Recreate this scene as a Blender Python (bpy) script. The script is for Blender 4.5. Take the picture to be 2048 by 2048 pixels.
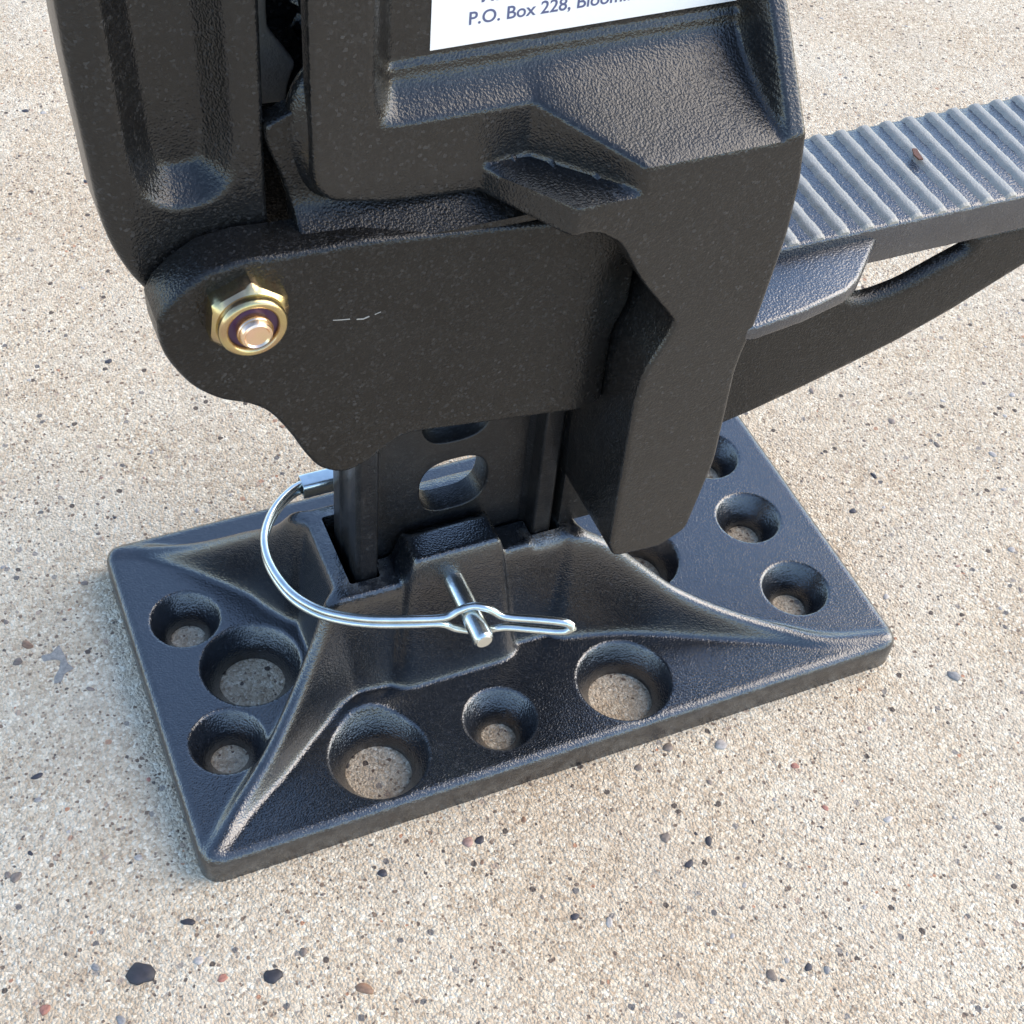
import bpy, bmesh, math, random
import numpy as np
from mathutils import Vector, Matrix
from mathutils.geometry import delaunay_2d_cdt

for o in list(bpy.data.objects):
    bpy.data.objects.remove(o)
scene = bpy.context.scene
COL = scene.collection
random.seed(7)
rng = np.random.default_rng(11)
MM = 0.001

# ------------------------------------------------------------------ camera
cam_data = bpy.data.cameras.new('camera')
cam = bpy.data.objects.new('camera', cam_data)
COL.objects.link(cam)
Rc = [[0.9186120026793931, -0.38781221690852896, 0.07585296928826692],
      [-0.24497150008041912, -0.7095027910774676, -0.6607531714654366],
      [0.3100660456768911, 0.5883939784445243, -0.7467607203438869]]
CP = (-108.62989595973806, -206.38601034170935, 301.4501164511565)
M = Matrix(((Rc[0][0], -Rc[1][0], -Rc[2][0], CP[0]*MM),
            (Rc[0][1], -Rc[1][1], -Rc[2][1], CP[1]*MM),
            (Rc[0][2], -Rc[1][2], -Rc[2][2], CP[2]*MM),
            (0, 0, 0, 1)))
cam.matrix_world = M
cam_data.sensor_width = 36
cam_data.lens = 52.61712440469665
cam_data.clip_start = 0.01
cam_data.clip_end = 100
cam_data.dof.use_dof = False
cam_data.dof.focus_distance = 0.375
cam_data.dof.aperture_fstop = 22
scene.camera = cam

# ------------------------------------------------------------------ world, sun, exposure
SUN_DIR = Vector((0.78, -0.10, 0.62)).normalized()
world = bpy.data.worlds.new('World')
scene.world = world
world.use_nodes = True
wn = world.node_tree.nodes
wn.clear()
sky = wn.new('ShaderNodeTexSky')
sky.sky_type = 'NISHITA'
sky.sun_disc = False
sky.sun_elevation = math.asin(SUN_DIR.z)
sky.sun_rotation = math.atan2(SUN_DIR.x, SUN_DIR.y)
sky.air_density = 1.0
sky.dust_density = 0.6
sky.ozone_density = 1.0
bg = wn.new('ShaderNodeBackground')
bg.inputs['Strength'].default_value = 0.15
wo = wn.new('ShaderNodeOutputWorld')
world.node_tree.links.new(sky.outputs[0], bg.inputs[0])
world.node_tree.links.new(bg.outputs[0], wo.inputs[0])
sd = bpy.data.lights.new('sun', 'SUN')
sd.energy = 1.1
sd.angle = math.radians(56)
sd.color = (1.0, 0.85, 0.64)
sun = bpy.data.objects.new('sun', sd)
sun.rotation_euler = SUN_DIR.to_track_quat('Z', 'Y').to_euler()
sun.location = SUN_DIR*2
COL.objects.link(sun)
scene.view_settings.view_transform = 'Standard'
scene.view_settings.look = 'None'
scene.view_settings.exposure = 1.65
scene.view_settings.gamma = 1
scene.render.resolution_x = 1024
scene.render.resolution_y = 1024

# ------------------------------------------------------------------ materials
def new_mat(name):
    m = bpy.data.materials.new(name)
    m.use_nodes = True
    nt = m.node_tree
    return m, nt, nt.nodes['Principled BSDF']

def N(nt, t, **kw):
    n = nt.nodes.new(t)
    for k, v in kw.items():
        if k in n.inputs:
            n.inputs[k].default_value = v
        else:
            setattr(n, k, v)
    return n

def ramp(nt, fac, stops, interp='LINEAR'):
    r = nt.nodes.new('ShaderNodeValToRGB')
    r.color_ramp.interpolation = interp
    el = r.color_ramp.elements
    el[0].position, el[0].color = stops[0][0], (*stops[0][1], 1)
    el[1].position, el[1].color = stops[1][0], (*stops[1][1], 1)
    for p, c in stops[2:]:
        e = el.new(p); e.color = (*c, 1)
    nt.links.new(fac, r.inputs[0])
    return r

def mix(nt, fac, a, b, mode='MIX'):
    m = nt.nodes.new('ShaderNodeMix')
    m.data_type = 'RGBA'
    m.blend_type = mode
    for sock, v in ((m.inputs[0], fac), (m.inputs[6], a), (m.inputs[7], b)):
        if hasattr(v, 'node'):
            nt.links.new(v, sock)
        elif isinstance(v, (int, float)):
            sock.default_value = v
        else:
            sock.default_value = (*v, 1)
    return m.outputs[2]

def cast_paint(name, base, rough, grain=1.0, dust=0.0, wear=0.0, spec=0.5, ior=1.6, edge=0.0):
    """black powder coat over a sand casting: fine orange-peel grain, dust in patches"""
    m, nt, b = new_mat(name)
    tc = N(nt, 'ShaderNodeTexCoord')
    co = tc.outputs['Object']
    n1 = N(nt, 'ShaderNodeTexNoise', Scale=2300.0, Detail=1.0, Roughness=0.5)
    n2 = N(nt, 'ShaderNodeTexNoise', Scale=500.0, Detail=2.0, Roughness=0.5)
    n3 = N(nt, 'ShaderNodeTexNoise', Scale=45.0, Detail=5.0, Roughness=0.6)
    v = N(nt, 'ShaderNodeTexVoronoi', Scale=2000.0)
    for n in (n1, n2, n3, v):
        nt.links.new(co, n.inputs['Vector'])
    b1 = N(nt, 'ShaderNodeBump', Strength=0.36*grain, Distance=0.00025)
    nt.links.new(n1.outputs[0], b1.inputs['Height'])
    b2 = N(nt, 'ShaderNodeBump', Strength=0.06*grain, Distance=0.0006)
    nt.links.new(n2.outputs[0], b2.inputs['Height'])
    nt.links.new(b1.outputs[0], b2.inputs['Normal'])
    b3 = N(nt, 'ShaderNodeBump', Strength=0.10, Distance=0.0015)
    nt.links.new(n3.outputs[0], b3.inputs['Height'])
    nt.links.new(b2.outputs[0], b3.inputs['Normal'])
    nt.links.new(b3.outputs[0], b.inputs['Normal'])
    # grain of the coat, its tiny sparkles painted as random paler cells
    fl = ramp(nt, v.outputs['Color'], [(0.0, (0, 0, 0)), (0.55, (0.03, 0.03, 0.03)), (0.82, (0.28, 0.28, 0.28)), (1.0, (1, 1, 1))])
    col = mix(nt, fl.outputs[0], base, tuple(c*1.5+0.036 for c in base))
    pr = ramp(nt, n3.outputs[0], [(0.35, (0, 0, 0)), (0.7, (1, 1, 1))])
    col = mix(nt, pr.outputs[0], col, mix(nt, 0.5, col, tuple(c*1.5+0.004 for c in base)))
    if dust:
        nd = N(nt, 'ShaderNodeTexNoise', Scale=120.0, Detail=6.0, Roughness=0.7)
        nt.links.new(co, nd.inputs['Vector'])
        dr = ramp(nt, nd.outputs[0], [(0.50, (0, 0, 0)), (0.75, (dust, dust, dust))])
        col = mix(nt, dr.outputs[0], col, (0.30, 0.26, 0.21))
    if edge:
        # paint worn and dusty along raised edges
        ge = N(nt, 'ShaderNodeNewGeometry')
        er = ramp(nt, ge.outputs['Pointiness'], [(0.515, (0, 0, 0)), (0.60, (edge, edge, edge))])
        ne = N(nt, 'ShaderNodeTexNoise', Scale=300.0, Detail=4.0, Roughness=0.7)
        nt.links.new(co, ne.inputs['Vector'])
        nr = ramp(nt, ne.outputs[0], [(0.42, (0, 0, 0)), (0.62, (1, 1, 1))])
        col = mix(nt, mix(nt, 1.0, er.outputs[0], nr.outputs[0], 'MULTIPLY'), col, (0.24, 0.22, 0.19))
    if wear:
        col = mix(nt, wear, col, (0.30, 0.285, 0.245))
    nt.links.new(col, b.inputs['Base Color'])
    rr = N(nt, 'ShaderNodeMapRange')
    rr.inputs['To Min'].default_value = rough-0.05
    rr.inputs['To Max'].default_value = rough+0.07
    nt.links.new(n2.outputs[0], rr.inputs['Value'])
    nt.links.new(rr.outputs[0], b.inputs['Roughness'])
    b.inputs['Specular IOR Level'].default_value = spec
    b.inputs['IOR'].default_value = ior
    return m

BLACK = cast_paint('black_powder_coat', (0.005, 0.0049, 0.0048), 0.23, 1.5, 0.01, 0, 0.48, 1.5)
PLATEM = cast_paint('black_powder_coat_plate', (0.004, 0.005, 0.007), 0.18, 1.5, 0.02, 0, 0.55, 1.85, edge=0.4)
FLATM = cast_paint('black_powder_coat_matt', (0.005, 0.0046, 0.0042), 0.25, 1.9, 0.01, 0, 0.42, 1.45)
HOUSE = cast_paint('black_powder_coat_housing', (0.005, 0.0047, 0.0045), 0.22, 1.35, 0.01, 0, 0.5, 1.56)
BAR = cast_paint('black_bar_paint', (0.008, 0.0077, 0.008), 0.30, 1.0, 0.05, 0, 0.4, 1.5)
TREAD = cast_paint('black_powder_coat_dusty', (0.008, 0.011, 0.018), 0.24, 1.7, 0.08, 0.0, 0.6, 1.82)
DUSTY = cast_paint('worn_dusty_rib_paint', (0.10, 0.10, 0.10), 0.45, 1.4, 0.8, 0.85, 0.5)
LINK_LIT = cast_paint('rough_metal_ground_lit', (0.24, 0.20, 0.165), 0.5, 1.0, 0.3, 0.2, 0.5)  # pale brown albedo paints in the light reflected up from the ground

def metal(name, col, rough, tint=None):
    m, nt, b = new_mat(name)
    b.inputs['Metallic'].default_value = 1
    b.inputs['Roughness'].default_value = rough
    tc = N(nt, 'ShaderNodeTexCoord')
    n = N(nt, 'ShaderNodeTexNoise', Scale=260.0, Detail=4.0)
    nt.links.new(tc.outputs['Object'], n.inputs['Vector'])
    if tint:
        r = ramp(nt, n.outputs[0], [(0.35, col), (0.65, tint)])
        nt.links.new(r.outputs[0], b.inputs['Base Color'])
    else:
        b.inputs['Base Color'].default_value = (*col, 1)
    n2 = N(nt, 'ShaderNodeTexNoise', Scale=1800.0, Detail=2.0)
    nt.links.new(tc.outputs['Object'], n2.inputs['Vector'])
    bm_ = N(nt, 'ShaderNodeBump', Strength=0.12, Distance=0.0002)
    nt.links.new(n2.outputs[0], bm_.inputs['Height'])
    nt.links.new(bm_.outputs[0], b.inputs['Normal'])
    return m

ZINC = metal('zinc_plated_wire', (0.70, 0.73, 0.71), 0.26, (0.56, 0.61, 0.60))
ZINCEND = metal('zinc_pin_end', (0.80, 0.80, 0.74), 0.42)
GOLD = metal('yellow_zinc', (0.54, 0.45, 0.22), 0.27, (0.46, 0.33, 0.20))
ROSE = metal('pink_yellow_zinc', (0.86, 0.60, 0.46), 0.26, (0.80, 0.62, 0.40))
m_, nt_, b_ = new_mat('purple_nylon')
b_.inputs['Base Color'].default_value = (0.055, 0.018, 0.06, 1)
b_.inputs['Roughness'].default_value = 0.3
NYLON = m_
m_, nt_, b_ = new_mat('white_sticker')
b_.inputs['Base Color'].default_value = (0.88, 0.85, 0.80, 1)
b_.inputs['Roughness'].default_value = 0.35
STICKER = m_
m_, nt_, b_ = new_mat('navy_ink')
b_.inputs['Base Color'].default_value = (0.10, 0.11, 0.20, 1)
b_.inputs['Roughness'].default_value = 0.5
INK = m_
m_, nt_, b_ = new_mat('dry_brown_leaf')
b_.inputs['Base Color'].default_value = (0.12, 0.05, 0.03, 1)
b_.inputs['Roughness'].default_value = 0.7
LEAF = m_
m_, nt_, b_ = new_mat('fresh_green_leaf')
b_.inputs['Base Color'].default_value = (0.10, 0.38, 0.06, 1)
b_.inputs['Roughness'].default_value = 0.6
GREEN = m_

# pebble: colour comes from each object
m_, nt_, b_ = new_mat('pebble_stone')
oi = N(nt_, 'ShaderNodeObjectInfo')
tc = N(nt_, 'ShaderNodeTexCoord')
nn = N(nt_, 'ShaderNodeTexNoise', Scale=900.0, Detail=5.0, Roughness=0.7)
nt_.links.new(tc.outputs['Object'], nn.inputs['Vector'])
rp = ramp(nt_, nn.outputs[0], [(0.3, (0.6, 0.6, 0.6)), (0.7, (1.45, 1.4, 1.35))])
nt_.links.new(mix(nt_, 1.0, oi.outputs['Color'], rp.outputs[0], 'MULTIPLY'), b_.inputs['Base Color'])
b_.inputs['Roughness'].default_value = 0.62
bb = N(nt_, 'ShaderNodeBump', Strength=0.4, Distance=0.0002)
nt_.links.new(nn.outputs[0], bb.inputs['Height'])
nt_.links.new(bb.outputs[0], b_.inputs['Normal'])
STONE = m_

def concrete():
    m, nt, b = new_mat('exposed_sand_concrete')
    tc = N(nt, 'ShaderNodeTexCoord')
    co = tc.outputs['Object']
    # irregular grain outlines
    wn1 = N(nt, 'ShaderNodeTexNoise', Scale=900.0, Detail=2.0)
    nt.links.new(co, wn1.inputs['Vector'])
    sub = N(nt, 'ShaderNodeVectorMath', operation='SUBTRACT')
    nt.links.new(wn1.outputs['Color'], sub.inputs[0]); sub.inputs[1].default_value = (.5, .5, .5)
    sc = N(nt, 'ShaderNodeVectorMath', operation='SCALE'); sc.inputs['Scale'].default_value = 0.0009
    nt.links.new(sub.outputs[0], sc.inputs[0])
    ad = N(nt, 'ShaderNodeVectorMath', operation='ADD')
    nt.links.new(co, ad.inputs[0]); nt.links.new(sc.outputs[0], ad.inputs[1])
    P = ad.outputs[0]
    def vor(scale):
        v = N(nt, 'ShaderNodeTexVoronoi', Scale=scale)
        nt.links.new(P, v.inputs['Vector'])
        s = N(nt, 'ShaderNodeSeparateColor')
        nt.links.new(v.outputs['Color'], s.inputs[0])
        return v, s
    # sand grains
    v1, s1 = vor(1500.0)
    g = ramp(nt, s1.outputs[0], [(0.0, (0.27, 0.20, 0.15)), (0.08, (0.37, 0.29, 0.22)), (0.25, (0.50, 0.41, 0.32)),
                                 (0.6, (0.60, 0.50, 0.395)), (0.85, (0.72, 0.64, 0.53)), (1.0, (0.92, 0.87, 0.78))])
    v2, s2 = vor(800.0)
    g2 = ramp(nt, s2.outputs[1], [(0.0, (0.38, 0.29, 0.21)), (0.35, (0.53, 0.44, 0.345)), (0.7, (0.62, 0.54, 0.44)), (1.0, (0.80, 0.74, 0.64))])
    col = mix(nt, 0.38, g.outputs[0], g2.outputs[0])
    # cement paste smears, greyish white
    pn = N(nt, 'ShaderNodeTexNoise', Scale=26.0, Detail=7.0, Roughness=0.66)
    nt.links.new(co, pn.inputs['Vector'])
    pr = ramp(nt, pn.outputs[0], [(0.42, (0, 0, 0)), (0.68, (1, 1, 1))])
    col = mix(nt, mix(nt, 1.0, pr.outputs[0], (0.34, 0.34, 0.34), 'MULTIPLY'), col, (0.66, 0.635, 0.585))
    bn = N(nt, 'ShaderNodeTexNoise', Scale=16.0, Detail=5.0, Roughness=0.6)
    mp = N(nt, 'ShaderNodeMapping'); mp.inputs['Location'].default_value = (3.1, 1.7, 0)
    nt.links.new(co, mp.inputs[0]); nt.links.new(mp.outputs[0], bn.inputs['Vector'])
    br = ramp(nt, bn.outputs[0], [(0.36, (0.95, 0.925, 0.895)), (0.64, (1.05, 1.05, 1.04))])
    col = mix(nt, 1.0, col, br.outputs[0], 'MULTIPLY')
    # scattered darker grains of several sizes
    def specks(col, scale, thr, size, stops, chan):
        v, s = vor(scale)
        pick = N(nt, 'ShaderNodeMath', operation='GREATER_THAN'); pick.inputs[1].default_value = thr
        nt.links.new(s.outputs[chan], pick.inputs[0])
        near = N(nt, 'ShaderNodeMapRange'); near.inputs['From Min'].default_value = size
        near.inputs['From Max'].default_value = size*0.82; near.clamp = True
        nt.links.new(v.outputs['Distance'], near.inputs['Value'])
        f = N(nt, 'ShaderNodeMath', operation='MULTIPLY')
        nt.links.new(pick.outputs[0], f.inputs[0]); nt.links.new(near.outputs[0], f.inputs[1])
        cr = ramp(nt, s.outputs[(chan+1) % 3], stops, 'CONSTANT')
        return mix(nt, f.outputs[0], col, cr.outputs[0]), f.outputs[0]
    dk = [(0.0, (0.20, 0.15, 0.12)), (0.3, (0.27, 0.21, 0.17)), (0.55, (0.34, 0.27, 0.215)), (0.78, (0.13, 0.11, 0.10)), (0.88, (0.36, 0.31, 0.27)), (0.975, (0.44, 0.24, 0.16))]
    col, f0 = specks(col, 1000.0, 0.84, 0.40, dk, 0)
    col, f1 = specks(col, 560.0, 0.88, 0.32, dk, 1)
    col, f2 = specks(col, 300.0, 0.93, 0.24, [(0.0, (0.11, 0.09, 0.08)), (0.35, (0.30, 0.27, 0.25)), (0.6, (0.42, 0.33, 0.27)), (0.8, (0.16, 0.15, 0.15)), (0.95, (0.45, 0.28, 0.2))], 2)
    col = mix(nt, 1.0, col, (1.02, 0.965, 0.855), 'MULTIPLY')
    nt.links.new(col, b.inputs['Base Color'])
    b.inputs['Roughness'].default_value = 0.88
    b.inputs['Specular IOR Level'].default_value = 0.3
    b1 = N(nt, 'ShaderNodeBump', Strength=0.8, Distance=0.0006); b1.invert = True
    nt.links.new(v1.outputs['Distance'], b1.inputs['Height'])
    nb = N(nt, 'ShaderNodeTexNoise', Scale=600.0, Detail=5.0, Roughness=0.7)
    nt.links.new(co, nb.inputs['Vector'])
    b2 = N(nt, 'ShaderNodeBump', Strength=0.6, Distance=0.0008)
    nt.links.new(nb.outputs[0], b2.inputs['Height']); nt.links.new(b1.outputs[0], b2.inputs['Normal'])
    b3 = N(nt, 'ShaderNodeBump', Strength=0.35, Distance=0.004)
    nt.links.new(pn.outputs[0], b3.inputs['Height']); nt.links.new(b2.outputs[0], b3.inputs['Normal'])
    nt.links.new(b3.outputs[0], b.inputs['Normal'])
    return m
CONC = concrete()

# ------------------------------------------------------------------ object helpers (all geometry is given in millimetres)
def link(name, me, mat, parent=None, smooth=35):
    me.transform(Matrix.Scale(MM, 4))
    o = bpy.data.objects.new(name, me)
    COL.objects.link(o)
    if mat:
        me.materials.append(mat)
    if smooth:
        me.polygons.foreach_set('use_smooth', [True]*len(me.polygons))
        me.set_sharp_from_angle(angle=math.radians(smooth))
    if parent:
        o.parent = parent
    return o

def thing(name, label, cat, loc=(0, 0, 0), group=None):
    o = bpy.data.objects.new(name, None)
    o.empty_display_size = 0.01
    COL.objects.link(o)
    o['label'] = label; o['category'] = cat
    if group: o['group'] = group
    return o

def bevelled(name, bm, mat, parent, width=0.8, seg=2, angle=30, smooth=35):
    me = bpy.data.meshes.new(name)
    bmesh.ops.recalc_face_normals(bm, faces=bm.faces)
    bm.to_mesh(me); bm.free()
    if width:
        t = bpy.data.objects.new('tmp', me)
        COL.objects.link(t)
        md = t.modifiers.new('b', 'BEVEL')
        md.width = width; md.segments = seg; md.limit_method = 'ANGLE'; md.angle_limit = math.radians(angle)
        dg = bpy.context.evaluated_depsgraph_get()
        me2 = bpy.data.meshes.new_from_object(t.evaluated_get(dg))
        bpy.data.objects.remove(t)
        me2.name = name
        me = me2
    return link(name, me, mat, parent, smooth)

def prism(bm, poly, a0, a1, plane='xz'):
    """extrude a 2-D outline between a0 and a1"""
    def P3(u, v, h):
        return (u, h, v) if plane == 'xz' else ((u, v, h) if plane == 'xy' else (h, u, v))
    v0 = [bm.verts.new(P3(u, v, a0)) for u, v in poly]
    v1 = [bm.verts.new(P3(u, v, a1)) for u, v in poly]
    bm.faces.new(v0); bm.faces.new(v1[::-1])
    n = len(poly)
    for i in range(n):
        bm.faces.new((v0[i], v1[i], v1[(i+1) % n], v0[(i+1) % n]))

def box(bm, x0, x1, y0, y1, z0, z1):
    prism(bm, [(x0, y0), (x1, y0), (x1, y1), (x0, y1)], z0, z1, 'xy')

def catmull(pts, step, closed=True):
    pts = np.array(pts, float); n = len(pts); out = []
    rngi = range(n) if closed else range(n-1)
    for i in rngi:
        if closed:
            p0, p1, p2, p3 = pts[i-1], pts[i], pts[(i+1) % n], pts[(i+2) % n]
        else:
            p0 = pts[max(i-1, 0)]; p1 = pts[i]; p2 = pts[i+1]; p3 = pts[min(i+2, n-1)]
        k = max(2, int(np.linalg.norm(p2-p1)/step))
        for j in range(k):
            t = j/k
            out.append(0.5*((2*p1)+(-p0+p2)*t+(2*p0-5*p1+4*p2-p3)*t*t+(-p0+3*p1-3*p2+p3)*t**3))
    if not closed: out.append(pts[-1])
    return np.array(out)

def linres(pts, step):
    pts = np.array(pts, float); out = []
    for i in range(len(pts)):
        a, b = pts[i], pts[(i+1) % len(pts)]
        k = max(1, int(round(np.linalg.norm(b-a)/step)))
        for j in range(k): out.append(a+(b-a)*j/k)
    return np.array(out)

def round_poly(pts, rad, seg=5):
    """round the corners of a polygon; rad is one number or one per corner"""
    pts = [np.array(p, float) for p in pts]; n = len(pts); out = []
    for i in range(n):
        r = rad[i] if isinstance(rad, (list, tuple)) else rad
        p0, p, p1 = pts[i-1], pts[i], pts[(i+1) % n]
        a = p0-p; b = p1-p; la, lb = np.linalg.norm(a), np.linalg.norm(b); a /= la; b /= lb
        d = min(r, la*0.45, lb*0.45)
        if d < 1e-3: out.append(p); continue
        A, B = p+a*d, p+b*d
        for j in range(seg+1):
            t = j/seg
            out.append((1-t)**2*A+2*t*(1-t)*p+t*t*B)
    return np.array(out)

def seg_dist(P, loop):
    a = loop; b = np.roll(loop, -1, axis=0); ab = b-a; L2 = (ab**2).sum(1)+1e-12
    out = np.empty(len(P))
    for s in range(0, len(P), 4000):
        p = P[s:s+4000, None, :]
        t = np.clip(((p-a)*ab).sum(2)/L2, 0, 1)
        out[s:s+4000] = np.sqrt(((p-(a+t[..., None]*ab))**2).sum(2)).min(1)
    return out

def inside(P, loop):
    x, y = P[:, 0], P[:, 1]; c = np.zeros(len(P), bool); n = len(loop)
    for i in range(n):
        x0, y0 = loop[i]; x1, y1 = loop[(i+1) % n]
        if y0 == y1: continue
        m = ((y0 > y) != (y1 > y)) & (x < (x1-x0)*(y-y0)/(y1-y0)+x0)
        c ^= m
    return c

def area(loop):
    x, y = loop[:, 0], loop[:, 1]
    return 0.5*np.sum(x*np.roll(y, -1)-np.roll(x, -1)*y)

def relief(name, outer, holes, spacing, h_fn, back_fn, mat, parent, fillet=1.0, plane='xz', extra=None, hole_fillet=0.0, mirror=False, smooth=38, back_fillet=0.0):
    """a casting: outline with holes, front surface given as a height field, straight sides, flat back"""
    outer = linres(outer, spacing*1.2)
    if area(outer) < 0: outer = outer[::-1]
    holes = [np.array(h) for h in holes]
    holes = [h if area(h) > 0 else h[::-1] for h in holes]
    loops = [outer]+holes
    pts = []; edges = []
    for lp in loops:
        s = len(pts)
        pts += [tuple(p) for p in lp]
        edges += [(s+i, s+(i+1) % len(lp)) for i in range(len(lp))]
    nb = len(pts)
    inner = []
    def ring(lp, sign, r):
        t = np.roll(lp, -1, 0)-np.roll(lp, 1, 0)
        t /= np.linalg.norm(t, axis=1)[:, None]+1e-9
        nrm = np.stack([-t[:, 1], t[:, 0]], 1)*sign
        return [lp+nrm*r*k for k in (0.12, 0.35, 0.7, 1.1)]
    rings = []
    if fillet: rings += ring(outer, 1, fillet)
    if hole_fillet:
        for h in holes: rings += ring(h, -1, hole_fillet)
    x0, y0 = outer.min(0); x1, y1 = outer.max(0)
    gx, gy = np.meshgrid(np.arange(x0, x1, spacing), np.arange(y0, y1, spacing*0.9))
    gx = gx+(np.arange(gx.shape[0]) % 2)[:, None]*spacing/2
    G = np.stack([gx.ravel(), gy.ravel()], 1)
    cand = [G]+rings+([np.array(extra)] if extra is not None and len(extra) else [])
    tags = np.concatenate([np.full(len(c), 0 if i == 0 else 1) for i, c in enumerate(cand)])
    C = np.concatenate(cand)
    d = np.minimum.reduce([seg_dist(C, lp) for lp in loops])
    ok = inside(C, outer)
    for h in holes: ok &= ~inside(C, h)
    lim = np.where(tags == 0, max(spacing*0.55, fillet*1.15), 0.06)
    ok &= d > lim
    C = C[ok]; tags = tags[ok]
    if extra is not None and len(extra):
        E_ = np.array(extra)
        g = tags == 0
        keep = np.ones(len(C), bool)
        de = np.empty(g.sum()); Cg = C[g]
        for s in range(0, len(Cg), 3000):
            de[s:s+3000] = np.sqrt(((Cg[s:s+3000, None]-E_[None])**2).sum(2)).min(1)
        keep[np.where(g)[0][de < spacing*0.35]] = False
        C = C[keep]
    allp = [Vector(p) for p in pts]+[Vector(p) for p in C]
    V, _, F, *_r = delaunay_2d_cdt(allp, edges, [], 0, 1e-4)
    V = np.array([(v[0], v[1]) for v in V]); F = np.array([f for f in F if len(f) == 3])
    ctr = V[F].mean(1)
    m = inside(ctr, outer)
    for h in holes: m &= ~inside(ctr, h)
    F = F[m]
    ar = np.cross(V[F[:, 1]]-V[F[:, 0]], V[F[:, 2]]-V[F[:, 0]])
    F[ar < 0] = F[ar < 0][:, ::-1]
    H = h_fn(V[:, 0], V[:, 1])
    def drop(d, r):
        q = np.clip(r-d, 0, r)
        return r-np.sqrt(np.maximum(r*r-q*q, 0))
    if fillet: H = H-drop(seg_dist(V, outer), fillet)
    if hole_fillet:
        for h in holes: H = H-drop(seg_dist(V, h), hole_fillet)
    B = back_fn(V[:, 0], V[:, 1]) if callable(back_fn) else np.full(len(V), float(back_fn))
    H = np.maximum(H, B+0.3)
    if mirror: sgn = 1
    else: sgn = -1
    def P3(u, v, h):
        if plane == 'xy': return np.stack([u, v, h], 1)
        return np.stack([u, sgn*h, v], 1)
    n = len(V)
    co = np.concatenate([P3(V[:, 0], V[:, 1], H), P3(V[:, 0], V[:, 1], B)])
    e = np.concatenate([F[:, [0, 1]], F[:, [1, 2]], F[:, [2, 0]]])
    key = {(a, b) for a, b in map(tuple, e)}
    bd = [(a, b) for a, b in key if (b, a) not in key]
    faces = [tuple(f) for f in F]+[tuple(f[::-1]+n) for f in F]+[(b, a, a+n, b+n) for a, b in bd]
    if plane == 'xz' and mirror: faces = [f[::-1] for f in faces]
    me = bpy.data.meshes.new(name)
    me.from_pydata(co.tolist(), [], [tuple(int(i) for i in f) for f in faces])
    me.validate(); me.update()
    return link(name, me, mat, parent, smooth)

def ss(t):
    t = np.clip(t, 0, 1)
    return t*t*(3-2*t)

class Raster:
    """height field sampled on a grid and softened, as a casting softens its corners"""
    def __init__(s, fn, x0, x1, y0, y1, st, sigma):
        s.x0, s.y0, s.st = x0, y0, st
        xs = np.arange(x0, x1+st, st); ys = np.arange(y0, y1+st, st)
        X, Y = np.meshgrid(xs, ys, indexing='ij')
        Z = fn(X, Y)
        k = int(3*sigma/st)+1
        w = np.exp(-0.5*(np.arange(-k, k+1)*st/sigma)**2); w /= w.sum()
        Z = np.pad(Z, k, mode='edge')
        Z = np.apply_along_axis(lambda r: np.convolve(r, w, 'valid'), 0, Z)
        s.Z = np.apply_along_axis(lambda r: np.convolve(r, w, 'valid'), 1, Z)
    def __call__(s, x, y):
        fx = np.clip((x-s.x0)/s.st, 0, s.Z.shape[0]-1.001); fy = np.clip((y-s.y0)/s.st, 0, s.Z.shape[1]-1.001)
        i = fx.astype(int); j = fy.astype(int); a = fx-i; b = fy-j
        Z = s.Z
        return (Z[i, j]*(1-a)*(1-b)+Z[i+1, j]*a*(1-b)+Z[i, j+1]*(1-a)*b+Z[i+1, j+1]*a*b)

def tube_path(bm, pts, r, seg=12, closed=False):
    pts = [Vector(p) for p in pts]; n = len(pts); rings = []
    up = Vector((0, 0, 1))
    for i, p in enumerate(pts):
        a = pts[(i-1) % n] if (closed or i > 0) else p
        b = pts[(i+1) % n] if (closed or i < n-1) else p
        t = (b-a).normalized()
        s = t.cross(up)
        if s.length < 1e-3: s = Vector((1, 0, 0))
        s.normalize(); w = s.cross(t).normalized()
        rings.append([bm.verts.new(p+(s*math.cos(q)+w*math.sin(q))*r) for q in [2*math.pi*k/seg for k in range(seg)]])
    for i in range(n if closed else n-1):
        A, B = rings[i], rings[(i+1) % n]
        for k in range(seg):
            bm.faces.new((A[k], A[(k+1) % seg], B[(k+1) % seg], B[k]))
    if not closed:
        bm.faces.new(rings[0][::-1]); bm.faces.new(rings[-1])

def lathe_y(bm, cx, cz, prof, seg=40):
    """revolve (radius, y) about an axis parallel to y"""
    rings = []
    for r, y in prof:
        if r < 1e-4:
            rings.append([bm.verts.new((cx, y, cz))])
        else:
            rings.append([bm.verts.new((cx+r*math.cos(2*math.pi*k/seg), y, cz+r*math.sin(2*math.pi*k/seg))) for k in range(seg)])
    for A, B in zip(rings, rings[1:]):
        for k in range(seg):
            k2 = (k+1) % seg
            if len(A) == 1: bm.faces.new((A[0], B[k2], B[k]))
            elif len(B) == 1: bm.faces.new((A[k], A[k2], B[0]))
            else: bm.faces.new((A[k], A[k2], B[k2], B[k]))

def circle(cx, cy, r, n):
    return np.array([(cx+r*math.cos(2*math.pi*k/n), cy+r*math.sin(2*math.pi*k/n)) for k in range(n)])

# ================================================================== setting: the concrete
bm = bmesh.new()
bmesh.ops.create_grid(bm, x_segments=8, y_segments=8, size=4000)
me = bpy.data.meshes.new('ground'); bm.to_mesh(me); bm.free()
ground = link('ground', me, CONC, None, 0)
ground['kind'] = 'structure'
ground['label'] = 'beige concrete slab with sandy speckled aggregate surface'

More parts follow.
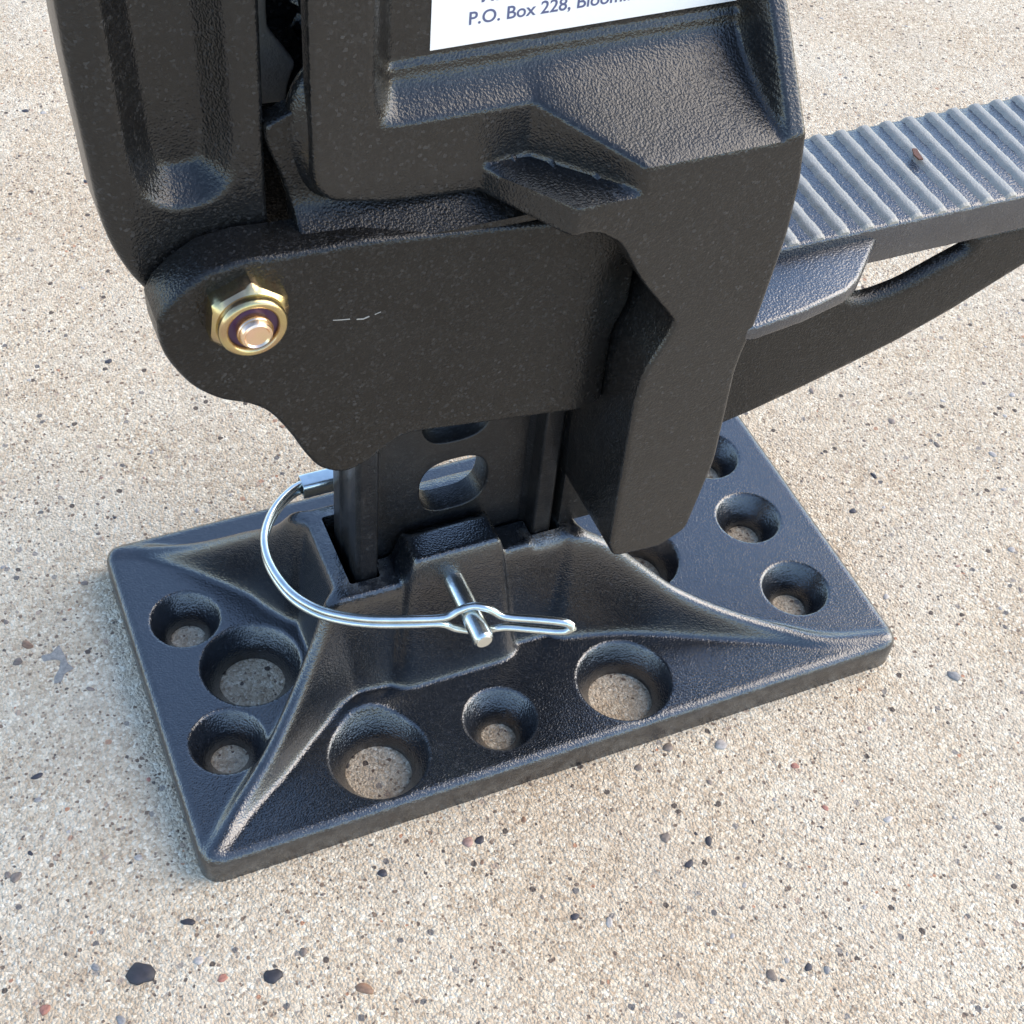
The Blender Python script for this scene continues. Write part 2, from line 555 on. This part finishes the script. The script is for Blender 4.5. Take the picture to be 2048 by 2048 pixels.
# ================================================================== the jack
jack = thing('farm_jack', 'black cast iron lifting jack standing on its rectangular base plate, filling the picture', 'jack')

# ---- base plate ------------------------------------------------------------
HX0, HX1, HY = -89.0, 89.0, 47.4
PT = 8.6
ridges = {
    'FL': [(-47, -11, 41), (-51.6, -14.2, 32), (-58.8, -20, 22.5), (-67.6, -28, 15.5), (-76.8, -35.6, 11.2), (-86.0, -44.6, 9.3)],
    'FR': [(11, -11.3, 41), (18, -13.4, 36.5), (26, -16.8, 29), (35, -21.3, 21.3), (46.8, -27.6, 15.4), (59.2, -34.2, 11.5), (70.8, -40.8, 9.8), (86.0, -44.6, 9.3)],
    'BL': [(-47, 14, 41), (-51, 18, 33), (-56, 24.5, 26), (-66.8, 34, 15.6), (-78, 41.5, 10), (-86.0, 44.6, 9.3)],
    'BR': [(11, 13, 40), (16, 18.5, 28), (25, 24, 19), (38, 31, 13.5), (55, 37, 10.5), (70.8, 41.5, 9.2), (86.0, 44.6, 9.3)]}
def plate_raw(X, Y):
    Z = np.full(X.shape, PT)
    for nm, r in ridges.items():
        r = catmull(r, 1.2, closed=False)
        for a, b in zip(r, r[1:]):
            ab = b[:2]-a[:2]; L2 = (ab**2).sum()
            t = np.clip(((X-a[0])*ab[0]+(Y-a[1])*ab[1])/L2, 0, 1)
            d = np.sqrt((X-a[0]-t*ab[0])**2+(Y-a[1]-t*ab[1])**2)
            zc = a[2]+t*(b[2]-a[2])
            k = 3.0+6.0*np.clip((zc-9)/20, 0, 1)
            w = 1.7+0.8*np.clip((zc-9)/30, 0, 1)
            Z = np.maximum(Z, zc-k*np.maximum(d-w, 0)-0.10*np.minimum(d, w)**2)
    # socket walls
    cx, cy, hx, hy = -16.9, 1.0, 30.4, np.where((X > -9) & (Y < 0), 13.3, 14.8)
    d = np.sqrt(np.maximum(np.abs(X-cx)-hx, 0)**2+np.maximum(np.abs(Y-cy)-hy, 0)**2)
    wall = 41-15*d
    Z = np.maximum(Z, wall)
    # front lug round the pin
    lx = np.maximum(np.abs(X+19.5)-10.6, 0); ly = np.maximum(np.abs(Y+9.5)-5.7, 0)
    dl = np.sqrt((lx*0.55)**2+ly**2)
    Z = np.maximum(Z, 49.6-14*dl)
    Z = np.where((Z > 41) & (Y > -4.0), np.minimum(Z, 41), Z)
    # small mound where the wall meets the plate left of the lug
    Z = np.maximum(Z, PT+2.2*np.exp(-(((X+43)/7)**2+((Y+20)/4)**2)))
    return Z
plate_h = Raster(plate_raw, -90, 90, -49, 49, 0.3, 0.7)
cones = [(-75.3, 18.6, 8.5, 4.3, 0), (-75.3, -18.4, 8.8, 4.4, 0), (-64.4, 0.4, 11.9, 7.8, 0),
         (-44.4, -33.6, 11.6, 7.7, 0), (-14.6, -34.0, 8.8, 4.2, 0), (17.6, -34.0, 11.6, 7.9, 0),
         (71.6, -23.2, 8.7, 4.4, 0), (71.8, 2.0, 8.7, 4.3, 0), (72.2, 26.0, 8.7, 4.4, 0), (37.5, -0.6, 11.0, 7.4, 0),
         (-14.6, 34.0, 8.8, 4.3, 0), (17.6, 34.0, 11.6, 8.0, 0)]
# the cone floor sits lower than its rim: r_top at plate level, r_hole at 2.5 mm
def plate_fn(x, y):
    z = plate_h(x, y)
    for cx, cy, rt, rh, _ in cones:
        d = np.hypot(x-cx, y-cy)
        zc = 2.0+(PT-2.0)*np.clip((d-rh)/(rt-rh), 0, 10)**0.92
        m = d < rt+0.6
        z = np.where(m, np.minimum(z, np.where(d < rh+0.01, 2.0, zc)), z)
    return z
outl = round_poly([(HX0, -HY), (HX1, -HY), (HX1, HY), (HX0, HY)], 5.5, 8)
slot = round_poly([(-42.8, -9.2), (-35.6, -9.2), (-35.6, -4.4), (0.9, -4.4), (0.9, -9.2), (8.4, -9.2), (8.4, 11.6), (-42.8, 11.6)], 0.8, 3)
holes = [circle(c[0], c[1], c[3], 44) for c in cones]
extra = []
for cx, cy, rt, rh, _ in cones:
    for f in (0.33, 0.66, 1.0):
        extra += list(circle(cx, cy, rh+(rt-rh)*f, 56))
    extra += list(circle(cx, cy, rt+0.5, 60))
gx_, gy_ = np.meshgrid(np.arange(-54, 21, 0.36), np.arange(-21, 23, 0.36))
gx_ = gx_+(np.arange(gx_.shape[0]) % 2)[:, None]*0.18
dd_ = np.sqrt(np.maximum(np.abs(gx_+16.9)-30.4, 0)**2+np.maximum(np.abs(gy_-1)-14.6, 0)**2)
sel = ((dd_ > 0.05) & (dd_ < 4.6)) | ((gy_ < -13) & (gy_ > -19) & (np.abs(gx_+19.5) < 13)) | ((np.abs(np.abs(gx_+19.5)-11.5) < 1.8) & (gy_ < -4.8) & (gy_ > -19))
extra += list(np.stack([gx_[sel], gy_[sel]], 1))
slot_r = linres(slot, 0.7)
relief('base_plate', outl, holes+[slot_r], 0.55, plate_fn, 0.0, PLATEM, jack, fillet=2.2, plane='xy', extra=extra, smooth=75)

# ---- upright bar -----------------------------------------------------------
BX0, BX1 = -41.0, 6.4
hz = [58.6+21.4*k for k in range(-2, 17)]
hl = [round_poly([(-16.8-7.9, z-7.7), (-16.8+7.9, z-7.7), (-16.8+7.9, z+7.9), (-16.8-7.9, z+7.9)], 8.0, 8) for z in hz if z > 50]
upright = relief('upright_bar', np.array([(-36.6, 10), (1.9, 10), (1.9, 400), (-36.6, 400)], float), hl, 3.0,
                 lambda x, y: np.full(x.shape, 3.2), -3.2, BAR, jack, fillet=0.4, hole_fillet=0.5)
for nm, x0, x1, xi in (('bar_flange', BX0, -36.0, -36.0), ('bar_flange', 1.3, BX1, 1.3)):
    bm = bmesh.new()
    s = 1 if x0 < -20 else -1
    ins = x1 if s == 1 else x0
    out = x0 if s == 1 else x1
    poly = [(out, -7.6), (out+s*0.9, -8.6), (ins-s*0.4, -8.6), (ins, -8.0), (ins, -4.4), (ins+s*1.2, -3.25), (ins+s*1.2, 3.25), (ins, 4.4), (ins, 8.0), (ins-s*0.4, 8.6), (out+s*0.9, 8.6), (out, 7.6), (out, 3.0), (out+s*0.5, 2.4), (out+s*0.5, -2.4), (out, -3.0)]
    prism(bm, poly, 10, 400, 'xy')
    bevelled(nm, bm, BAR, upright, 0.35, 2)

# ---- front link plate with the pivot lobe ----------------------------------
lobe = [(-79.1, 138), (-78.9, 132.5), (-77.3, 127.5), (-74.3, 122.2), (-70, 118), (-65.3, 115.4), (-61.6, 112), (-58, 105.5), (-55.4, 99.5), (-52.6, 94.8),
        (-48.2, 92.2), (-44.0, 93.2), (-40.6, 95.4), (-37.6, 97.6), (-33.6, 98.2), (-25, 97.0), (-15.6, 95.6), (-3, 93.8), (6.0, 92.2)]
top = [(7.2, 93.2), (7.2, 110), (9.8, 117), (10.0, 136), (8, 139.6), (-0.7, 140.4), (-9.3, 142.2), (-20, 143.6), (-33.8, 145.1), (-44, 146.3), (-55.7, 146.6),
       (-64, 147.2), (-70, 146.4), (-74.4, 143.8), (-77.6, 140.9)]
lp = catmull(lobe, 1.0, closed=False).tolist()+top
def link_h(x, z):
    # slight cast swell toward the right rib
    return 22-2.6*np.clip((x+1)/8.5, 0, 1)**1.8*ss((138-z)/14)
relief('link_plate', lp, [], 1.6, link_h, 13.0, FLATM, jack, fillet=1.1)
relief('link_plate', lp, [], 3.0, link_h, 13.0, FLATM, jack, fillet=1.1, mirror=True)
# edge scratch mark across the plate face: a raised seam in the casting
bm = bmesh.new()
sp = [(-49.8, -21.98, 130.9), (-48.2, -22.02, 130.6), (-46.8, -22.04, 130.4), (-45.6, -22.0, 130.0), (-44.4, -22.05, 129.8), (-43.3, -22.05, 130.1), (-42.3, -22.0, 130.2), (-41.2, -21.98, 130.5)]
tube_path(bm, sp[:3], 0.10, 6)
tube_path(bm, sp[3:6], 0.14, 6)
tube_path(bm, sp[6:], 0.10, 6)
bevelled('casting_seam', bm, DUSTY, jack, 0)

# ---- main housing (front) ---------------------------------------------------
def house_raw(X, Z):
    lo = 17+15*np.clip((X+22)/11.0, 0, 1)
    up = 17+15*np.clip((X+13.5)/14.5, 0, 1)
    base = np.where(Z < 153.0, lo, up)
    # lip line of the scoop
    zl = 163.8-5.6*np.clip((X+13.5)/14.5, 0, 1)
    deep = 12.0
    zt = 170.2
    t = np.clip((Z-zl)/(zt-zl), 0, 1)
    sc = deep+(up-deep)*(1-t)**1.7
    panel = np.where(Z > 171.0, 11.2, sc)
    # scoop only right of x = -37, soft left end
    l = ss((X+41.5)/5.5)
    h = np.where(Z > zl, base*(1-l)+panel*l, base)
    # right flange
    fl = np.maximum(32-np.maximum(Z-158.8, 0)*0.80, 12)
    w = np.where(Z > 158.0, ss((X-26.2)/1.2), 0)
    h = np.maximum(h, h*(1-w)+fl*w)
    # rib gets a hair thinner to the foot
    return h
house_h = Raster(house_raw, -60, 40, 45, 240, 0.3, 0.28)
def house_back(x, z):
    b = np.where((z < 147.2) & (x > -16), 20.0, 13.4)
    b = np.where((z > 160.5) & (x > -43), 9.2, b)
    return np.where((z < 147.2) & (x > 6.5), 8.6, b)
hout = round_poly([(-51.3, 235), (-51.0, 155), (-48.3, 151.3), (-38.2, 149.0), (-22.6, 147.9), (-12, 146.6), (-7, 147.0), (-1.6, 143.2), (4, 133.2),
                   (12.4, 121.9), (11.2, 118.0), (7.8, 110.2), (7.0, 101), (7.5, 59.5), (9.4, 55.6), (20.6, 54.8), (26.4, 58.6), (29.4, 79), (28.8, 106.5), (30.9, 117.5),
                   (32.7, 137), (32.4, 149), (31.0, 159), (31.0, 235)],
                  [3, 2.5, 2.5, 2, 2, 1.5, 3, 2, 2, 1.2, 1.2, 3, 2, 2.5, 1.6, 1.2, 1.6, 3, 4, 3, 3, 1.5, 1.5, 3], 5)
ex = []
for t in np.linspace(0, 1, 60):
    for dz in (-0.45, 0.0, 0.45):
        ex += [(-51+t*82, 153.0+dz)] if -24 < -51+t*82 < 3 else []
for zz in np.arange(159, 200, 0.5):
    ex += [(26.2, zz), (26.8, zz), (27.4, zz)]
relief('lifting_housing', hout, [], 0.62, house_h, house_back, HOUSE, jack, fillet=0.9, extra=ex)
relief('lifting_housing', hout, [], 2.5, house_h, house_back, HOUSE, jack, fillet=0.9, mirror=True)

# inner wall of the housing that wraps the bar, seen in the gap on the left
inner = round_poly([(-51.9, 141.5), (-53.1, 148.7), (-55.2, 155.8), (-57.0, 161), (-57.4, 165), (-53, 167), (-46, 167.5), (-42.5, 160), (8, 160), (8, 143.5), (-20, 141)], 1.5, 3)
inner_f = round_poly([(-53.6, 144.2), (-53.5, 148.7), (-55.2, 155.8), (-57.0, 161), (-57.4, 165), (-53, 167), (-46, 167.5), (-42.5, 160), (6, 160), (6, 143.0), (-20, 143.0)], 1.2, 3)
relief('inner_wall', inner_f, [], 1.0, lambda x, z: 13.15+8.4*np.clip(1-(z-145.0)/12, 0, 1)**5, 9.4, FLATM, jack, fillet=0.5)
relief('inner_wall', inner, [], 4.0, lambda x, z: np.full(x.shape, 13.15), 9.4, FLATM, jack, fillet=0.6, mirror=True)
# rounded cam beside the bar
bm = bmesh.new()
bmesh.ops.create_uvsphere(bm, u_segments=32, v_segments=20, radius=1)
for v in bm.verts:
    v.co = Vector((-45.6+v.co.x*8.4, -11.4+v.co.y*4.6, 162.6+v.co.z*(12.5 if v.co.z > 0 else 15.5)))
bevelled('climbing_cam', bm, BLACK, jack, 0)
# rear link seen between handle socket and cam, and the tie between the two housing halves
relief('rear_link', round_poly([(-58, 230), (-50.3, 230), (-50.4, 168.6), (-45.8, 161.4), (-47.2, 158), (-47.9, 154.3), (-60, 155.0)], 1.0, 3), [], 3.0,
       lambda x, z: np.full(x.shape, -8.0), -12.0, LINK_LIT, jack, fillet=0.6)
bm = bmesh.new()
box(bm, 7.6, 26.0, -9.0, 15, 42, 150)  # web carried low and toward the bar, filling a shaded gap with black
box(bm, 9.5, 27.5, -9.0, 9.0, 150, 230)
bevelled('housing_web_fill', bm, BLACK, jack, 0.8)
bm = bmesh.new()
box(bm, -44, 8, 10.5, 16.5, 168, 230)
bevelled('housing_back_wall', bm, BAR, jack, 0.6)

# ---- lifting nose ------------------------------------------------------------
nose = None
ZT, ZB = 118.9, 109.0
bm = bmesh.new()
prism(bm, [(24, ZB), (141, ZB), (146, 112), (149, 116), (147.5, ZT), (24, ZT)], -16, 16, 'xz')
nose = bevelled('lifting_nose', bm, TREAD, jack, 0.9, 3)
low = [(24, ZB+0.3), (141, ZB+0.3), (130, 105.2), (112.7, 96.6), (97.1, 88.2), (84.6, 82.6), (74, 78.9), (59.2, 74.2), (49, 71.2), (40.1, 69.2), (24, 65.8)]
slotw = round_poly([(63.5, 108.8), (64, 104), (67.0, 99.4), (72.0, 98.3), (80.0, 99.7), (86, 102.3), (91.5, 104.6), (95.0, 106.0), (95.2, 108.8)], [2, 2, 2.5, 3, 3, 3, 2, 1, 1], 4)
relief('nose_web', np.array(low), [linres(slotw, 1.2)], 2.0, lambda x, z: np.full(x.shape, 15.3), 12.2, FLATM, nose, fillet=1.3, hole_fillet=2.8)
gus = [(24, -12), (70.0, -12), (68.2, -15.9), (57.6, -26.0), (53.4, -28.4), (42.5, -30.9), (31, -32.4), (24, -31)]
for s in (1, -1):
    bm = bmesh.new()
    prism(bm, [(x, y*s) for x, y in gus], 112.4, 116.2, 'xy')
    bevelled('nose_gusset', bm, TREAD, nose, 0.9, 3)
# cast treads on the nose: each ridge its own piece
ridge_bm = bmesh.new()
prof = [(-1.9, 118.75), (-1.25, 119.25), (-0.85, 119.65), (-0.35, 119.72), (0.35, 119.72), (0.85, 119.65), (1.25, 119.25), (1.9, 118.75)]
v_prev = None
ys = np.linspace(-15.75, 15.75, 60)
ringsv = []
for y in ys:
    wv = 1.0+0.05*math.sin(y*0.9)+rng.uniform(-.07, .07)
    dx = rng.uniform(-.07, .07)
    dz = -0.5*max(0, (abs(y)-15.2)/0.55)
    ringsv.append([ridge_bm.verts.new((p*wv+dx, y, z+dz-119*0)) for p, z in prof])
for A, B in zip(ringsv, ringsv[1:]):
    for k in range(len(prof)-1):
        ridge_bm.faces.new((A[k], B[k], B[k+1], A[k+1]))
    ridge_bm.faces.new((A[-1], B[-1], B[0], A[0]))
ridge_bm.faces.new(ringsv[0]); ridge_bm.faces.new(ringsv[-1][::-1])
bmesh.ops.recalc_face_normals(ridge_bm, faces=ridge_bm.faces)
rme = bpy.data.meshes.new('tread_ridge')
ridge_bm.to_mesh(rme); ridge_bm.free()
r0 = link('tread_ridge', rme, DUSTY, nose, 40)
PITCH = 5.9
r0.location = ((71.5-PITCH*6)*MM, 0, 0)
for k in range(1, 18):
    c = r0.copy(); COL.objects.link(c); c.parent = nose
    c.location = ((71.5+PITCH*(k-6))*MM, 0, 0)

# ---- handle socket ----------------------------------------------------------
sock = [(-85.6, 260), (-85.4, 190), (-85.2, 178), (-84.5, 163), (-83.6, 149.8), (-81.3, 141.7), (-77.9, 135.3), (-74, 129.5), (-69, 125), (-62, 124), (-57, 128), (-56.2, 138), (-57.3, 148), (-57.0, 168), (-56.7, 190), (-56.5, 260)]
rec = round_poly([(-79.6, 275), (-79.5, 190), (-78.7, 161.8), (-77.2, 155.2), (-73.4, 152.0), (-66.8, 152.0), (-62.6, 155.2), (-61.6, 162), (-61.9, 190), (-61.9, 275)], 3.0, 4)
def sock_raw(X, Z):
    P = np.stack([X.ravel(), Z.ravel()], 1)
    d = seg_dist(P, rec).reshape(X.shape); ins = inside(P, rec).reshape(X.shape)
    h = np.full(X.shape, 12.0)
    # left face falls away slightly
    h = h-1.6*ss((-79.6-X)/6.0)
    h = h-np.where(ins, 5.2*np.clip(d/4.6, 0, 1)**0.8, 0)
    return h
sock_h = Raster(sock_raw, -88, -54, 120, 262, 0.35, 0.3)
relief('handle_socket', catmull(sock[:-1], 2.0, closed=False).tolist()+[sock[-1]], [], 0.8, sock_h, 1.0, BLACK, jack, fillet=1.2)

# ---- pivot bolt --------------------------------------------------------------
BXc, BZc = -64.8, 137.6
bm = bmesh.new()
lathe_y(bm, BXc, BZc, [(0, 13), (2.9, 13), (2.9, -28.5), (2.55, -29.3), (2.2, -29.5), (1.9, -29.2), (0, -29.1)], 36)
bolt = bevelled('pivot_bolt', bm, ROSE, jack, 0)
bm = bmesh.new()
# hex body: round chamfered by intersection of a hexagon and a dome
R6, segs = 7.0, 60
rows = [(0, 0), (-0.001, 1.0), (-3.4, 1.0), (-4.2, 0.93), (-4.5, 0.80)]
def hexr(a):
    a0 = math.radians(-7)
    q = ((a-a0+math.pi/6) % (math.pi/3))-math.pi/6
    return 6.35/math.cos(q)
rings = []
for yy, f in [(-22.0, 1.0), (-24.6, 1.0), (-25.2, 1.0), (-25.9, 1.0)]:
    ring = []
    for k in range(segs):
        a = 2*math.pi*k/segs
        r = hexr(a)
        lim = {-22.0: 99, -24.6: 7.35, -25.2: 6.75, -25.9: 5.9}[yy]
        r = min(r, lim)
        ring.append(bm.verts.new((BXc+r*math.cos(a), yy, BZc+r*math.sin(a))))
    rings.append(ring)
for A, B in zip(rings, rings[1:]):
    for k in range(segs):
        bm.faces.new((A[k], A[(k+1) % segs], B[(k+1) % segs], B[k]))
bm.faces.new(rings[0]); bm.faces.new(rings[-1][::-1])
nut = bevelled('lock_nut', bm, GOLD, bolt, 0, smooth=28)
bm = bmesh.new()
prof = [(5.75, -25.7), (5.75, -26.6)]
for k in range(9):
    a = math.pi*k/8
    prof.append((4.95+0.85*math.cos(a), -26.9-0.85*math.sin(a)))
prof += [(4.1, -26.4), (4.1, -25.7), (5.75, -25.7)]
lathe_y(bm, BXc, BZc, prof, 48)
bevelled('nut_collar', bm, GOLD, bolt, 0)
bm = bmesh.new()
lathe_y(bm, BXc, BZc, [(2.7, -26.2), (4.4, -26.2), (4.4, -26.75), (2.7, -26.75), (2.7, -26.2)], 40)
bevelled('nylon_ring', bm, NYLON, bolt, 0)
bm = bmesh.new()
lathe_y(bm, BXc, BZc, [(2.9, -28.45), (3.05, -28.2), (3.05, -27.7), (2.85, -27.5)], 36)
bevelled('bolt_thread', bm, ROSE, bolt, 0)

# ---- sticker ------------------------------------------------------------------
def rounded_sheet(name, pts, y, th, mat, parent):
    bm = bmesh.new()
    prism(bm, pts, y, y+th, 'xz')
    return bevelled(name, bm, mat, parent, 0)
LY = -11.2
stk = rounded_sheet('address_sticker', [(-29.7, 172.6), (25.6, 172.9), (25.6, 228), (-29.7, 228)], LY-0.18, 0.16, STICKER, jack)
def text(body, x, z, size):
    cu = bpy.data.curves.new('t', 'FONT'); cu.body = body; cu.size = size; cu.extrude = 0.02; cu.resolution_u = 6
    cu.offset = 0.04
    t = bpy.data.objects.new('t', cu); COL.objects.link(t)
    dg = bpy.context.evaluated_depsgraph_get()
    me = bpy.data.meshes.new_from_object(t.evaluated_get(dg))
    bpy.data.objects.remove(t)
    me.name = 'lettering'
    me.transform(Matrix.Translation((x, LY-0.2, z)) @ Matrix.Rotation(math.radians(90), 4, 'X'))
    return link('lettering', me, INK, stk, 0)
text('P.O. Box 228, Bloomfield, IN', -23.5, 176.1, 3.15)
text('Manufactured by', -21.6, 179.7, 3.15)

# ================================================================== spring lock pin
pin = thing('lock_pin', 'silver wire lock pin through the base plate socket, wire loop snapped over its end', 'lock pin')
PX, PZ = -20.7, 41.0
bm = bmesh.new()
lathe_y(bm, PX, PZ, [(0, 22), (2.35, 22), (2.35, -32.9), (2.15, -33.4), (1.75, -33.7), (0, -33.75)], 32)
bevelled('pin_shaft', bm, ZINC, pin, 0)
bm = bmesh.new()
lathe_y(bm, PX, PZ, [(0, -33.74), (1.75, -33.74), (1.72, -33.82), (0, -33.86)], 32)
bevelled('pin_end_face', bm, ZINCEND, pin, 0)
bm = bmesh.new()
# folded clamp holding both wires behind the socket
outer_c = round_poly([(19.8, 38.6), (24.6, 38.6), (24.6, 43.2), (19.8, 43.2)], 1.3, 4)
inner_c = round_poly([(20.4, 39.2), (24.0, 39.2), (24.0, 42.6), (20.4, 42.6)], 1.0, 4)
n = len(outer_c)
def Vx(p, x): return bm.verts.new((x, p[0], p[1]))
o0 = [Vx(p, -44.2) for p in outer_c]; o1 = [Vx(p, -18.0) for p in outer_c]
i0 = [Vx(p, -44.2) for p in inner_c]; i1 = [Vx(p, -40.0) for p in inner_c]
for k in range(n):
    k2 = (k+1) % n
    bm.faces.new((o0[k], o0[k2], o1[k2], o1[k])); bm.faces.new((i0[k], i1[k], i1[k2], i0[k2]))
    bm.faces.new((o0[k], i0[k], i0[k2], o0[k2]))
bm.faces.new(o1); bm.faces.new(i1)
bevelled('pin_head', bm, ZINC, pin, 0.2, 2)
arc = [(-38, 22.3), (-43.6, 22.2), (-48.0, 20.4), (-52.8, 16.2), (-56.4, 10.4), (-57.8, 4.3), (-57.4, -2.2), (-55.6, -8.4), (-52.2, -13.5), (-47.9, -17.1), (-41.8, -20.4), (-33.8, -23.3)]
def wire(sign):
    p = [(x, y, 41+sign*0.98) for x, y in arc]
    if sign > 0:
        p += [(-26.8, -25.4, 42.1), (-23.6, -25.8, 43.7), (-20.8, -26.4, 44.7), (-18.0, -27.8, 44.5), (-15.6, -29.2, 42.9), (-13.4, -30.4, 42.4), (-8.2, -33.0, 42.6), (-4.2, -35.0, 42.6), (-2.0, -36.1, 42.2), (-1.1, -36.8, 41.0)]
    else:
        p += [(-27.6, -25.2, 39.9), (-24.6, -26.2, 38.2), (-21.4, -27.2, 37.2), (-18.6, -28.6, 37.5), (-16.2, -29.9, 39.1), (-13.8, -30.9, 39.6), (-8.4, -33.4, 39.5), (-4.4, -35.3, 39.5), (-2.2, -36.3, 39.9)]
    return p
path = wire(1)+wire(-1)[::-1]
bm = bmesh.new()
cp = catmull([path[i] for i in range(len(path))], 0.6, closed=False)
tube_path(bm, cp, 0.92, 14)
bevelled('wire_loop', bm, ZINC, pin, 0, smooth=60)

# ================================================================== small loose bits
lf = thing('dry_leaf_bit', 'tiny brown dry leaf flake lying across the ridges of the lifting nose', 'leaf')
bm = bmesh.new()
pr_ = [(88.0, 3.6), (88.9, 3.2), (88.5, 1.6), (88.2, -0.4), (87.2, -0.2), (87.1, 1.6)]
prism(bm, pr_, 120.3, 120.65, 'xy')
bevelled('leaf_blade', bm, LEAF, lf, 0)
gl = bmesh.new()
def gpt(x, y): return (x, y)
prism(gl, [(103.3, -102.2), (104.6, -101.5), (106.0, -101.8), (105.3, -102.5), (104.2, -102.9)], 0.25, 0.5, 'xy')
g_ = bevelled('leaf_scrap', gl, GREEN, None, 0)
g_['label'] = 'tiny bright green leaf scrap on the concrete at lower right'; g_['category'] = 'leaf'

# ================================================================== pebbles set in the concrete
def pebble_mesh(seed):
    r = random.Random(seed)
    bm = bmesh.new()
    bmesh.ops.create_icosphere(bm, subdivisions=2, radius=1)
    ph = [r.uniform(0, 6.28) for _ in range(6)]
    for v in bm.verts:
        a = math.atan2(v.co.y, v.co.x)
        k = 1+0.12*math.sin(2*a+ph[0])+0.09*math.sin(3*a+ph[1])+0.06*math.sin(5*a+ph[2])
        v.co.x *= k; v.co.y *= k*r.uniform(0.97, 1.03)
        v.co.z *= 0.26*(1+0.1*math.sin(4*a+ph[3]))
    me = bpy.data.meshes.new('pebble'); bm.to_mesh(me); bm.free()
    me.transform(Matrix.Scale(MM, 4))
    me.materials.append(STONE)
    me.polygons.foreach_set('use_smooth', [True]*len(me.polygons))
    return me
pm = [pebble_mesh(s) for s in range(7)]
named = [(-106.6, -61.6, 2.9, 'k'), (-94.5, -53.8, 1.5, 'k'), (-94.7, -63.0, 1.2, 'g'), (-81.3, -71.8, 1.9, 'k'), (-126.1, -30.7, 1.6, 'd'), (-114.9, -56.9, 1.1, 'b'),
         (-126.3, -62.2, 1.3, 'r'), (-112.6, -69.9, 1.2, 'b'), (4.4, -42.8, 1.3, 'g'), (17.8, -109.5, 1.3, 'd'), (13.3, -79.6, 1.2, 'k'), (11.2, -71.7, 1.5, 'd'),
         (26.3, -110.8, 1.2, 'k'), (101.2, -56.5, 1.8, 'b'), (-28.8, -57.5, 1.3, 'k'), (49.2, -65.5, 1.0, 'r'), (29.8, -112.8, 1.1, 'b'), (-100.7, 12.2, 1.0, 'd'),
         (-117.0, -7.3, 1.3, 'k'), (-64.4, -81.2, 1.9, 'n'), (-54.7, -41.4, 0.9, 'k'), (35.2, -54.0, 1.7, 'g'), (22.7, -50.3, 1.5, 'd'), (-86.4, -83.0, 1.3, 'k'),
         (-95.0, 44.4, 1.0, 'd'), (-91.1, -68.5, 1.1, 'r'), (-112, 30, 1.5, 'n'), (-31.5, -57.0, 1.4, 's'), (-52.0, -57.5, 1.2, 'k')]
colr = {'k': (0.035, 0.033, 0.04), 'g': (0.36, 0.33, 0.30), 'd': (0.17, 0.135, 0.11), 'b': (0.20, 0.195, 0.19), 'r': (0.27, 0.12, 0.085), 'n': (0.22, 0.13, 0.08), 's': (0.32, 0.20, 0.16)}
def add_pebble(x, y, r, c):
    o = bpy.data.objects.new('pebble', random.choice(pm))
    COL.objects.link(o)
    q = random.uniform(0.55, 0.95)
    o.location = (x*MM, y*MM, 0.02*MM*r)
    o.scale = (r, r*q, r)
    o.rotation_euler = (random.uniform(-.05, .05), random.uniform(-.05, .05), random.uniform(0, 6.28))
    k = random.uniform(0.8, 1.25)
    o.color = (c[0]*k, c[1]*k, c[2]*k, 1)
    o.parent = ground
for x, y, r, c in named: add_pebble(x, y, r, colr[c])
cnt = 0
while cnt < 220:
    x = random.uniform(-130, 300); y = random.uniform(-135, 300)
    if -93 < x < 93 and -52 < y < 52 and random.random() < 0.85: continue
    # keep to the part of the slab in view
    v = Vector((x-CP[0], y-CP[1], -CP[2]))
    u_ = sum(Rc[0][i]*v[i] for i in range(3))/sum(Rc[2][i]*v[i] for i in range(3))
    w_ = sum(Rc[1][i]*v[i] for i in range(3))/sum(Rc[2][i]*v[i] for i in range(3))
    if abs(u_) > 0.36 or abs(w_) > 0.36: continue
    if y > 60 and random.random() < 0.3: continue
    c = random.choices('kgdbrns', (14, 26, 38, 2, 1, 5, 3))[0]
    add_pebble(x, y, random.choice((0.5, 0.55, 0.6, 0.7, 0.75, 0.85, 1.0, 1.2)), colr[c])
    cnt += 1
# the odd forked grey stone left of the plate
chip = round_poly([(-104.9, 27.6), (-107.2, 25.6), (-109.6, 25.8), (-109.4, 23.8), (-106.9, 23.6), (-105.5, 22.8), (-106.2, 20.6), (-107.9, 18.4), (-108.3, 16.6), (-106.6, 16.4), (-105.4, 18.6), (-102.9, 19.4), (-104.0, 21.2), (-104.3, 24.4)], 0.5, 3)
bm = bmesh.new()
prism(bm, chip, -0.5, 0.10, 'xy')
ch = bevelled('stone_chip', bm, STONE, ground, 0.12, 2)
ch.color = (0.24, 0.225, 0.20, 1)
